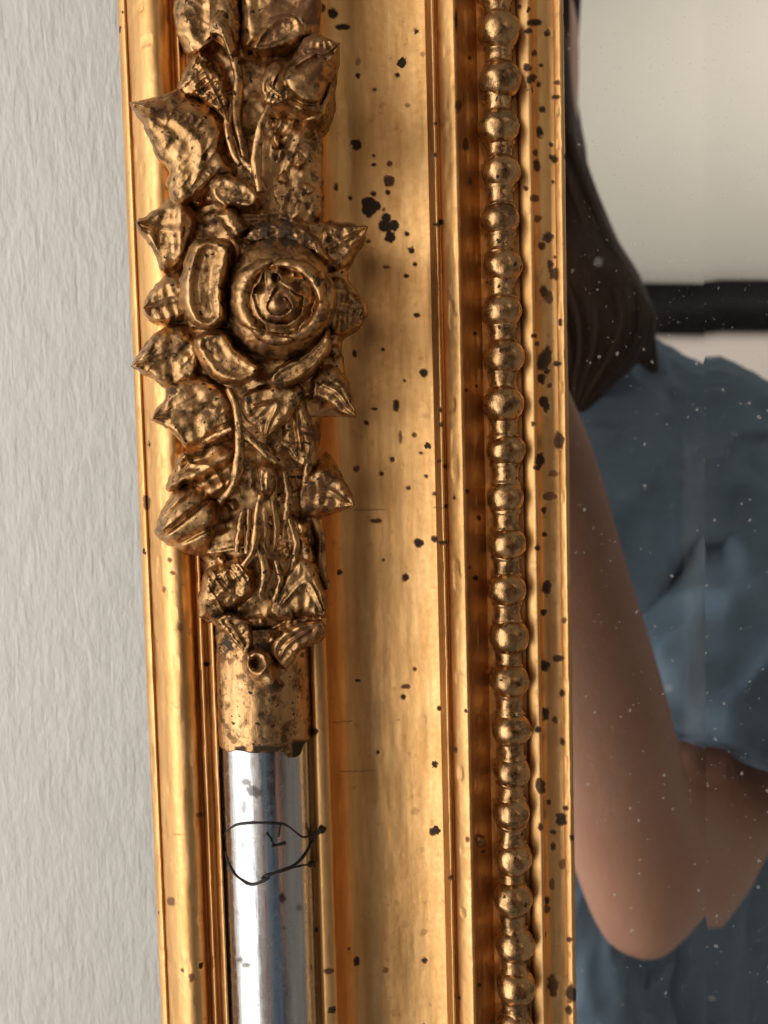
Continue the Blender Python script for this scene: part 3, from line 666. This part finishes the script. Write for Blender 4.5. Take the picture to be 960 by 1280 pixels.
relief('sepal', [(300,506),(312,486),(346,478),(378,484),(374,508),(356,530),(332,548,T),(318,536),(306,524)], [(318,508),(346,504),(336,530)], 18.0, 21.6, mirror, a1=.6, l1=12, a2=.35, l2=5, gouge=.7, gl=7, gdir=1.2)
relief('carved_knob', [(316,586),(330,574),(346,580),(350,600),(342,622),(324,626),(314,608)], [(332,590),(330,610)], 17.5, 22.0, mirror, a1=.9, l1=9, a2=.5, l2=4, gouge=.9)
relief('petal', [(262,246),(262,226),(278,216),(300,222),(322,236),(326,250),(312,262),(292,258),(278,262)], [(280,240),(308,246)], 20.0, 24.0, mirror, cup=1.3, a1=.5, l1=12, a2=.3, l2=5)
relief('sepal', [(268,772),(290,764),(312,776),(318,800),(308,822),(294,806),(280,790)], [(286,778),(304,806)], 17.0, 20.5, mirror, a1=.5, l1=12, a2=.3)
relief('sepal', [(404,778),(400,798),(378,812),(358,836),(346,830),(338,806),(352,790),(380,778)], [(386,788),(360,806),(350,822)], 18.1, 20.9, mirror, a1=.5, l1=14, a2=.3)
# berry with a drilled eye at the foot
b_ = relief('berry', [(301,834),(304,818),(318,808),(334,812),(346,826),(350,844),(356,856),(346,868),(330,864),(314,852)], [(322,834),(336,848)], 16.5, 24.5, mirror, a1=.35, l1=10, a2=.2, l2=5,
       extra=lambda X, Y, S: -3.2 * np.exp(-(((X - 320) / 7.) ** 2 + ((Y - 829) / 8.) ** 2)) + .8 * np.exp(-((np.hypot((X - 320), (Y - 829) * .92) - 13) / 4.) ** 2))
# stems
stem([(338,134,24.5),(330,146,24.6),(325,162,24.0),(321,190,23.0),(321,215,22.6),(325,240,22.5)], .78)
stem([(292,72,21.5),(298,100,20),(296,140,19.5),(302,180,19.4),(308,205,19.8)], .9)
stem([(286,486,23),(294,505,23.2),(299,536,22.6),(299,575,22.4),(291,608,22),(274,628,21)], .8)
stem([(296,528,22.8),(308,545,22.4),(326,560,22),(346,578,21.4)], .75)
stem([(326,618,22),(322,640,22),(321,668,22),(316,690,22.2),(304,708,22.4)], .7)
stem([(304,640,20.5),(300,660,21),(296,690,21.2)], .65)
stem([(322,676,20.6),(330,704,20.6),(332,722,20.8),(326,742,20.6),(330,750,20)], .7)
stem([(332,640,20),(333,660,20),(334,684,19.6)], .55)
stem([(388,640,13.2),(400,668,13.4),(402,705,13.2),(410,736,12.8)], .8)
stem([(300,196,20),(318,216,21),(330,240,21)], .7)
stem([(254,552,20.5),(272,544,21),(290,536,21.8)], .5)

stem([(344,596,19.5),(342,630,19.4),(346,664,19.2),(342,690,19)], .6)
stem([(356,590,18.8),(360,620,18.8),(356,650,18.6)], .7)
stem([(362,648,18.4),(370,680,18.6),(364,716,18.2)], .65)
stem([(312,636,20),(310,664,20.2),(308,692,20)], .55)
stem([(345,700,19.6),(350,726,19.6),(342,752,19.2)], .6)
stem([(376,560,17.6),(384,580,17.4),(380,604,17.2)], .7)
stem([(352,552,19),(364,560,18.6),(372,574,18)], .6)
stem([(290,130,20),(284,160,20.5),(292,190,20.4),(300,206,20.4)], .6)
kg = random.Random(4)
for (x, y, r) in ((338,566,10),(364,604,11),(352,622,8),(376,660,10),(338,652,7),(356,684,11),(334,708,9),(314,660,7),(300,676,8),(384,548,9),(358,690,9),(346,176,9),(374,200,11),(354,222,9),(384,236,9),(310,290,9),(246,250,10),(226,232,9),(262,214,10),(416,440,9),(398,456,8),(362,512,9),(290,632,8),(276,700,8)):
    k_ = kg.uniform(0, 6.28)
    relief('carved_knob', [(x + r * kg.uniform(.75, 1.3) * math.cos(a + k_), y + r * kg.uniform(.8, 1.5) * math.sin(a + k_)) for a in np.linspace(0, 6.283, 8)[:-1]], [(x - 2, y - 3), (x + 2, y + 3)], 15.0 if x < 395 else 13.0, kg.uniform(17.6, 19.2) if x < 395 else 16.0, mirror, n=60, rings=14, pw=2.4, a1=.8, l1=9, a2=.6, l2=4, skirt=4)

# the rose
rose_root = relief('rose', [(284,380),(287,345),(300,315),(325,298),(355,294),(385,305),(406,330),(412,365),(408,405),(392,432),(362,447),(328,445),(302,430),(288,408)], [(338,372),(352,372)], 20.5, 29.8, mirror, n=260, rings=80, pw=2.2, a1=.8, l1=24, a2=.3, l2=8, gouge=.5, gl=12, skirt=9,
    extra=lambda X, Y, S: (lambda r, th: (lambda ph: -2.0 * (.3 + 1.1 * np.abs(noise(X / 17., Y / 17., 3., 12))) * (ph - np.floor(ph)) ** 1.4 * sstep(50, 36, r) * sstep(1, 7, r))(r / 13.5 - th / (2 * math.pi) + .8 * noise(X / 26., Y / 26., 0, 8)) - 1.0 * np.exp(-((r - 27) / 8.) ** 2) - 1.2 * np.exp(-(r / 6.) ** 2))(np.hypot(X - 354, (Y - 374) * .93), np.arctan2(Y - 374, X - 354)))
def crescent(r0, r1, a0, a1, de, dt, **kw):
    aa = np.radians(np.linspace(a0, a1, 9)); w = np.sin(np.linspace(0, math.pi, 9)) ** .6
    o = [(354 + (r0 + (r1 - r0) * (.5 + .5 * k)) * math.cos(a), 374 + .97 * (r0 + (r1 - r0) * (.5 + .5 * k)) * math.sin(a)) for a, k in zip(aa, w)]
    i = [(354 + (r0 + (r1 - r0) * (.5 - .5 * k)) * math.cos(a), 374 + .97 * (r0 + (r1 - r0) * (.5 - .5 * k)) * math.sin(a)) for a, k in zip(aa, w)]
    rm = (r0 + r1) / 2
    sp = [(354 + rm * math.cos(a), 374 + .97 * rm * math.sin(a)) for a in aa[1:-1]]
    relief('petal', o + i[::-1][1:-1], sp, de, dt, rose_root, n=130, rings=16, pw=2.5, a1=.45, l1=10, a2=.3, l2=5, skirt=4, **kw)
crescent(37, 66, 118, 262, 25.0, 29.0); crescent(34, 58, 240, 372, 24.6, 28.8); crescent(37, 61, -14, 96, 23.6, 27.6); crescent(40, 63, 72, 150, 24.0, 28.2)
rose_root['label'] = 'open rose with spiral heart'
PR = rose_root
relief('petal', [(228,336),(238,306),(256,296),(278,298),(294,310),(288,340),(284,372),(284,398),(268,412),(244,408),(228,390),(224,364)], [(262,318),(254,352),(258,392)], 19.5, 27.5, PR, n=240, rings=44, pw=3.6, cup=2.3, a1=.4, l1=16, a2=.22, l2=6, skirt=8)
relief('petal', [(242,424),(262,412),(284,412),(298,432),(318,450),(330,458),(318,472),(294,482),(266,474),(248,450)], [(262,430),(284,454),(306,464)], 18.5, 25.0, PR, pw=3.2, cup=1.4, a1=.5, l1=14, a2=.3, l2=5, skirt=7)
relief('petal', [(334,478),(346,458),(372,446),(394,430),(410,412),(413,436),(398,460),(372,480),(348,486)], [(352,470),(380,454),(402,432)], 18.0, 24.0, PR, pw=3.2, cup=1.2, a1=.5, l1=14, a2=.25, l2=6, skirt=7)
relief('petal', [(402,340),(414,346),(420,370),(416,398),(404,408),(398,372)], [(408,356),(408,392)], 18.5, 24.0, PR, cup=.8, a1=.5, l1=12, a2=.3)
relief('petal', [(300,300),(318,282),(348,276),(382,282),(402,304),(410,326),(390,318),(360,304),(326,304)], [(318,294),(352,288),(392,304)], 19.5, 24.0, PR, cup=.9, a1=.9, l1=11, a2=.6, l2=5, gouge=.8)
relief('petal', [(268,268),(286,258),(302,268),(312,286),(300,300),(288,296),(278,282)], [(284,270),(296,290)], 19.5, 23.5, PR, a1=.6, l1=10, a2=.4)

# ------------------------------------------------------------------ string of beads and reels in the channel
BY = [40,102,160,217,275,333,390,447,505,563,622,680,737,795,850,910,963,1015,1072,1122,1178,1232,1284]
BY = [BY[0] - 58 * k for k in (3, 2, 1)] + BY + [BY[-1] + 54 * k for k in (1, 2, 3)]
BX = lambda y: 622 + (643.5 - 622) * (y - 40) / (1232 - 40)
def bead_mesh(sd):
    nu, nv = 26, 40
    u = np.linspace(0.02, math.pi - 0.02, nu)[:, None]; v = np.linspace(0, 2 * math.pi, nv, endpoint=False)[None]
    x, y, z = np.sin(u) * np.cos(v), np.sin(u) * np.sin(v), np.cos(u) + 0 * v
    r = 1 + 0.05 * noise(x * 1.4 + sd * 7, y * 1.4, z * 1.4, sd) + 0.025 * fbm(x * 3.2 + sd, y * 3.2, z * 3.2, 2, sd + 1)
    dent = np.array([math.cos(sd * 2.1) * .5 + .2, -0.8, math.sin(sd * 1.7) * .6]); dent /= np.linalg.norm(dent)
    r = r - (0.07 if sd % 3 == 0 else 0.03) * np.exp(-((x - dent[0]) ** 2 + (y - dent[1]) ** 2 + (z - dent[2]) ** 2) / 0.06)
    return np.stack([x * r * 3.95, y * r * 3.8, z * r * 3.6], -1) * 0.001 * (1 + 0.05 * math.sin(sd * 5.3)), grid_faces(nu, nv, True)
def reel_mesh(sd, half):
    nu, nv = 20, 32
    t = np.linspace(-1, 1, nu)[:, None]; v = np.linspace(0, 2 * math.pi, nv, endpoint=False)[None]
    r = 2.75 + 0.45 * np.abs(t) ** 3 + 0.32 * np.exp(-((np.abs(t) - .62) / .12) ** 2)
    r = r * (1 + 0.06 * fbm(np.cos(v) * 1.5 + sd, np.sin(v) * 1.5, t * 2.0, 2, sd + 3))
    return np.stack([r * np.cos(v), r * np.sin(v), t * half + 0 * v], -1) * 0.001, grid_faces(nu, nv, True)
cent = [P(BX(y) + 1.3 * math.sin(y * 7.1), y, 4.2 + .25 * math.sin(y * 3.3)) for y in BY]
for i, c in enumerate(cent):
    W, f = bead_mesh(i + 1); mesh_obj('bead', W + c, f, M_BEAD, mirror)
    if i + 1 < len(cent):
        c2 = cent[i + 1]; mid = (c + c2) / 2; mid[1] = -0.0032
        W, f = reel_mesh(i, abs(c[2] - c2[2]) * 500 * 0.62); mesh_obj('reel', W + mid, f, M_BEAD, mirror)
# a stray knob of gesso beside the beads
relief('gesso_lump', [(591,1048),(597,1042),(605,1046),(608,1054),(600,1060),(592,1056)], [(600,1050)], 4.6, 6.6, mirror, n=50, rings=10, a1=.2, a2=.1, skirt=2)

# ------------------------------------------------------------------ mirror glass with its bevelled margin
x0 = float(P(714, 1000, 0)[0]); xr = float(P(884, 1000, 0)[0]); x1 = 0.34
rise = (xr - x0) * math.tan(BEV)
xs = np.r_[np.linspace(x0, xr, 60), np.linspace(xr, x1, 90)[1:]]; zs = np.linspace(-0.215, 0.215, 260)
Xg, Zg = np.meshgrid(xs, zs)
Yg = np.where(Xg < xr, -rise * (xr - Xg) / (xr - x0), 0.0)
Wm = np.stack([Xg, Yg, Zg], -1); pxm, pym = proj(Wm)
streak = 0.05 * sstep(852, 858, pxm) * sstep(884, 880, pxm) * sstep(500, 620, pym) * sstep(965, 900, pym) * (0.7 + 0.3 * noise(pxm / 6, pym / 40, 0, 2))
glass = mesh_obj('mirror_glass', Wm, grid_faces(len(zs), len(xs))[:, ::-1], M_MIRROR, mirror, {'wear_shade': streak}, smooth=False)
glass['label'] = 'dusty mirror glass with bevelled edge reflecting person in denim shirt'

# ------------------------------------------------------------------ framed picture on the opposite wall
def box(name, c, s, mat, parent=None, rot=0.0):
    vs = np.array([(sx, sy, sz) for sx in (-.5, .5) for sy in (-.5, .5) for sz in (-.5, .5)]) * np.array(s)
    bm_v = vs.copy(); cr, sr = math.cos(rot), math.sin(rot)
    bm_v[:, 0], bm_v[:, 2] = vs[:, 0] * cr - vs[:, 2] * sr, vs[:, 0] * sr + vs[:, 2] * cr
    f = [(0, 1, 3, 2), (4, 6, 7, 5), (0, 4, 5, 1), (2, 3, 7, 6), (0, 2, 6, 4), (1, 5, 7, 3)]
    return mesh_obj(name, bm_v + np.array(c), f, mat, parent, smooth=False)
Dp = 159.0 + abs(BACK_Y) * 1000 - 25
pa, pb = V(880, 351, Dp, False), V(880, 413, Dp, False)
bh = abs(pa[2] - pb[2]); zc = (pa[2] + pb[2]) / 2
rot = math.radians(-1.5)
pic = empty('framed_picture', (0.75, BACK_Y, zc - bh / 2), 'large cream picture in a wide black frame, reflected in the mirror glass', 'picture')
pw_, ph_ = 1.7, 1.1
def pbox(name, ux, uz, sx, sz, y, sy, mat):
    cr, sr = math.cos(rot), math.sin(rot); bx, bz = 0.75, zc
    dx = ux - 0.0
    box(name, (bx + dx * cr - uz * sr, y, bz + dx * sr + uz * cr), (sx, sy, sz), mat, pic, rot)
pbox('frame_rail', 0, 0, pw_, bh, BACK_Y + 0.014, 0.024, M_BLACK)
pbox('frame_rail', 0, ph_, pw_, bh, BACK_Y + 0.014, 0.024, M_BLACK)
for sx in (-1, 1): pbox('frame_stile', sx * (pw_ / 2 - bh / 2), ph_ / 2, bh, ph_ - bh - 0.002, BACK_Y + 0.014, 0.024, M_BLACK)
pbox('canvas', 0, ph_ / 2, pw_ - 2 * bh - 0.002, ph_ - bh - 0.002, BACK_Y + 0.008, 0.012, M_PAPER)

# ------------------------------------------------------------------ person with the phone, seen in the mirror
person = empty('person', tuple(V(690, 1420, 640)), 'person in blue denim shirt with long dark hair and bent bare arm, reflected in mirror', 'person')
J, R_, E = [], [], []
def jt(p, r, link=None):
    J.append(tuple(p)); R_.append(r)
    if link is not None: E.append((link, len(J) - 1))
    return len(J) - 1
pel = jt(V(690,1420,650), .115); ab = jt(V(690,1150,650), .105, pel); chs = jt(V(690,800,650), .115, ab); clv = jt(V(680,560,650), .09, chs)
nk = jt(V(650,380,640), .052, clv); hd0 = jt(V(625,240,620), .062, nk); hd1 = jt(V(600,90,610), .082, hd0); hd2 = jt(V(595,-40,612), .078, hd1)
rs = jt(V(945,620,625), .056, clv); ru = jt(V(896,890,500), .045, rs)
ru2 = jt(V(846,1058,440), .040, ru); el = jt(V(804,1122,408), .0385, ru2); tip = jt(V(784,1204,398), .021, el); fa = jt(V(784,1020,386), .0365, el); fb = jt(V(745,860,366), .0335, fa)
fc = jt(V(702,700,346), .0285, fb); wr = jt(V(670,565,334), .0265, fc)
pm = jt(V(652,500,330), .026, wr)
# fingers of the right hand close on the phone's edge
kn = V(618,400,322)
fings = [[(628,395,322),(586,372,312),(556,372,311)], [(634,430,322),(590,412,311),(556,414,310)], [(636,465,323),(594,452,312),(560,456,311)], [(634,500,325),(602,494,314),(572,498,312)]]
for f in fings:
    a = jt(V(*f[0]), .0095, pm); b = jt(V(*f[1]), .0082, a); jt(V(*f[2]), .007, b)
a = jt(V(610,505,342), .011, pm); b = jt(V(572,470,346), .0095, a); jt(V(545,440,345), .008, b)
ls = jt(V(395,620,660), .056, clv); lu = jt(V(345,900,690), .044, ls); le = jt(V(335,1150,700), .037, lu); lf = jt(V(350,1380,640), .032, le); lw = jt(V(372,1520,600), .026, lf); lp = jt(V(380,1590,590), .026, lw)
for k, (dx, ln) in enumerate(((-34, 80), (-12, 100), (12, 105), (34, 92))):
    a = jt(V(380 + dx, 1650, 588), .0095, lp); jt(V(380 + dx * 1.1, 1650 + ln, 592), .0075, a)
a = jt(V(425,1610,575), .011, lp); jt(V(440,1660,572), .008, a)
me = bpy.data.meshes.new('body'); me.from_pydata(J, E, [])
body = bpy.data.objects.new('body', me); col.objects.link(body); me.materials.append(M_SKIN)
sk = body.modifiers.new('Skin', 'SKIN'); sk.use_smooth_shade = True
for i, sv in enumerate(me.skin_vertices[0].data):
    sv.radius = (R_[i], R_[i]); sv.use_root = (i == 0)
ss = body.modifiers.new('Subdivision', 'SUBSURF'); ss.levels = 2; ss.render_levels = 2
attach(body, person)
# shirt: torso and sleeves
def loft(secs, nseg, per, foldf):
    """secs: centre(3), rx, ry, axis a(3), axis b(3)"""
    c = catmull([list(s[0]) + [s[1], s[2]] + list(s[3]) + list(s[4]) for s in secs], per)
    th = np.linspace(0, 2 * math.pi, nseg, endpoint=False)
    ex = 0.88
    ca, sa = np.sign(np.cos(th)) * np.abs(np.cos(th)) ** ex, np.sign(np.sin(th)) * np.abs(np.sin(th)) ** ex
    C = c[:, None, :3]; f = 1 + foldf(np.arange(len(c))[:, None] / per, th[None])
    W = C + f[..., None] * ((c[:, 3])[:, None, None] * ca[None, :, None] * c[:, None, 5:8] + (c[:, 4])[:, None, None] * sa[None, :, None] * c[:, None, 8:11])
    return W
ex_, ey_, ez_ = np.array([1, 0, 0.0]), np.array([0, 1.0, 0]), np.array([0, 0, 1.0])
tors = [(V(660,385,650), .062, .058, ex_, ey_), (V(668,425,650), .085, .070, ex_, ey_), (V(676,470,650), .130, .082, ex_, ey_), (V(684,515,650), .175, .092, ex_, ey_), (V(688,580,650), .200, .105, ex_, ey_), (V(690,700,650), .200, .122, ex_, ey_),
        (V(690,900,650), .188, .128, ex_, ey_), (V(690,1150,650), .180, .125, ex_, ey_), (V(690,1420,650), .195, .128, ex_, ey_)]
def fold_t(s, th):
    q = np.cos(th) * 2.2; w = np.sin(th)
    rg = lambda n: 1 - 2 * np.abs(n)
    return 0.075 * noise(q * 2.6 + s * 0.9, s * 1.1 - q * 0.6, w, 91) * sstep(1.5, 3.5, s) + 0.06 * rg(noise(q * 3 + s * 1.6, s * 1.3 - q, w, 92)) + 0.016 * rg(noise(q * 7 + s * 2.5, s * 3 - q * 2, w, 95))
Wt = loft(tors, 160, 22, fold_t)
def sleeve(pts, sd):
    secs = []
    pp = [np.array(p[0]) for p in pts]
    for i, p in enumerate(pts):
        t = pp[min(i + 1, len(pp) - 1)] - pp[max(i - 1, 0)]; t /= np.linalg.norm(t)
        a = np.cross(t, ey_); a /= np.linalg.norm(a); b = np.cross(t, a)
        secs.append((p[0], p[1], p[1] * .95, a, b))
    return loft(secs, 90, 20, lambda s, th: 0.11 * (1 - 2 * np.abs(noise(np.cos(th) * 2.2 + s * .8, np.sin(th) * 2.2, s * 1.7 + sd, 96))) + 0.10 * noise(np.cos(th) * 1.6 + s, np.sin(th) * 1.6, s * 1.2 + sd, 93) + 0.05 * noise(np.cos(th) * 4, np.sin(th) * 4 + s * 2, s + sd, 94))
Ws = sleeve([(V(885,560,640), .070), (V(930,600,630), .072), (V(934,740,570), .066), (V(908,870,510), .061), (V(886,980,462), .058), (V(883,988,460), .054)], 1.0)
Wl = sleeve([(V(455,560,655), .070), (V(405,620,660), .072), (V(362,800,680), .066), (V(345,930,690), .062), (V(346,935,690), .056)], 5.0)
vs, fs, off = [], [], 0
Wf = sleeve([(V(744,1095,520), .012), (V(736,1150,505), .024), (V(738,1215,495), .032), (V(758,1300,490), .040), (V(790,1420,500), .048)], 8.0)
Wg = sleeve([(V(830,1180,520), .010), (V(800,1225,500), .020), (V(786,1290,492), .030), (V(780,1420,500), .040)], 11.0)
for W in (Wt, Ws, Wl, Wf, Wg):
    vs.append(W.reshape(-1, 3)); fs.append(grid_faces(W.shape[0], W.shape[1], True) + off); off += W.shape[0] * W.shape[1]
mesh_obj('shirt', np.vstack(vs), np.vstack(fs), M_SHIRT, person)
# hair: cap and the long fall over the shoulder
hv, hf, off = [], [], 0
def add_tube(path, rad, nseg, amp, sd):
    global off
    v, f, c = tube_mesh(path, rad, nseg, amp, sd)
    hv.append(v); hf.extend((f + off).tolist()); hf.extend((c + off).tolist()); off += len(v)
def hair_lock(pts, sd, nstr, r0, spread, taper=.25):
    q = resample(catmull([list(V(a, b, c)) + [r] for a, b, c, r in pts], 10)[:, [0, 2, 1, 3]], 50)[:, [0, 2, 1, 3]]
    add_tube(q[:, :3], q[:, 3], 40, 0.12, sd)
    g = random.Random(sd)
    for k in range(nstr):                                    # strands on the outside of the lock
        a0 = g.uniform(0, 6.283); tw = g.uniform(-.6, .6); t = np.linspace(0, 1, 50); ee = g.uniform(.88, spread)
        an = a0 + tw * t; offv = np.stack([np.cos(an), np.sin(an), 0 * an], -1) * (q[:, 3] * ee)[:, None]
        add_tube(q[:, :3] + offv, r0 * (0.5 + 0.5 * np.sin(np.clip(t * 3.1, 0, 3.1))) + 1e-4, 6, 0, k)
hair_lock([(585,-130,600,.06),(604,-40,585,.058),(628,60,560,.042),(660,190,545,.034),(702,320,530,.038),(734,395,522,.042),(738,440,520,.034),(728,480,520,.020),(720,512,520,.006)], 5, 90, .0022, 1.08)
hair_lock([(690,250,545,.020),(730,330,540,.026),(772,392,540,.021),(800,430,545,.011),(822,462,548,.002)], 7, 40, .0018, 1.1)
hair_lock([(590,-120,640,.080),(585,-20,655,.086),(590,120,665,.080),(610,260,668,.075),(640,420,690,.06)], 6, 60, .004, 1.05)
hair_lock([(612,-90,580,.050),(626,0,572,.046),(636,90,566,.040),(648,190,556,.034),(672,300,545,.026)], 9, 40, .0022, 1.08)
hair_lock([(590,-120,600,.05),(545,-20,585,.05),(520,100,565,.04),(505,260,550,.036),(490,420,540,.036),(488,520,540,.014)], 8, 50, .003, 1.1)
me = bpy.data.meshes.new('hair'); me.from_pydata(np.vstack(hv).tolist(), [], hf)
me.polygons.foreach_set('use_smooth', [True] * len(me.polygons)); me.materials.append(M_HAIR)
hair = bpy.data.objects.new('hair', me); col.objects.link(hair); attach(hair, person)

# the phone that took the picture, its lens at the camera
phone = empty('phone', (0.02, -CAM_D - 0.008, -0.13), 'dark phone held up in the hand of the person, facing the mirror', 'phone')
box('shell', (0.026, -CAM_D - 0.0085, -0.060), (0.072, 0.008, 0.148), M_PHONE, phone)
box('camera_bump', (0.008, -CAM_D - 0.0032, -0.004), (0.034, 0.0022, 0.034), M_PHONE, phone)
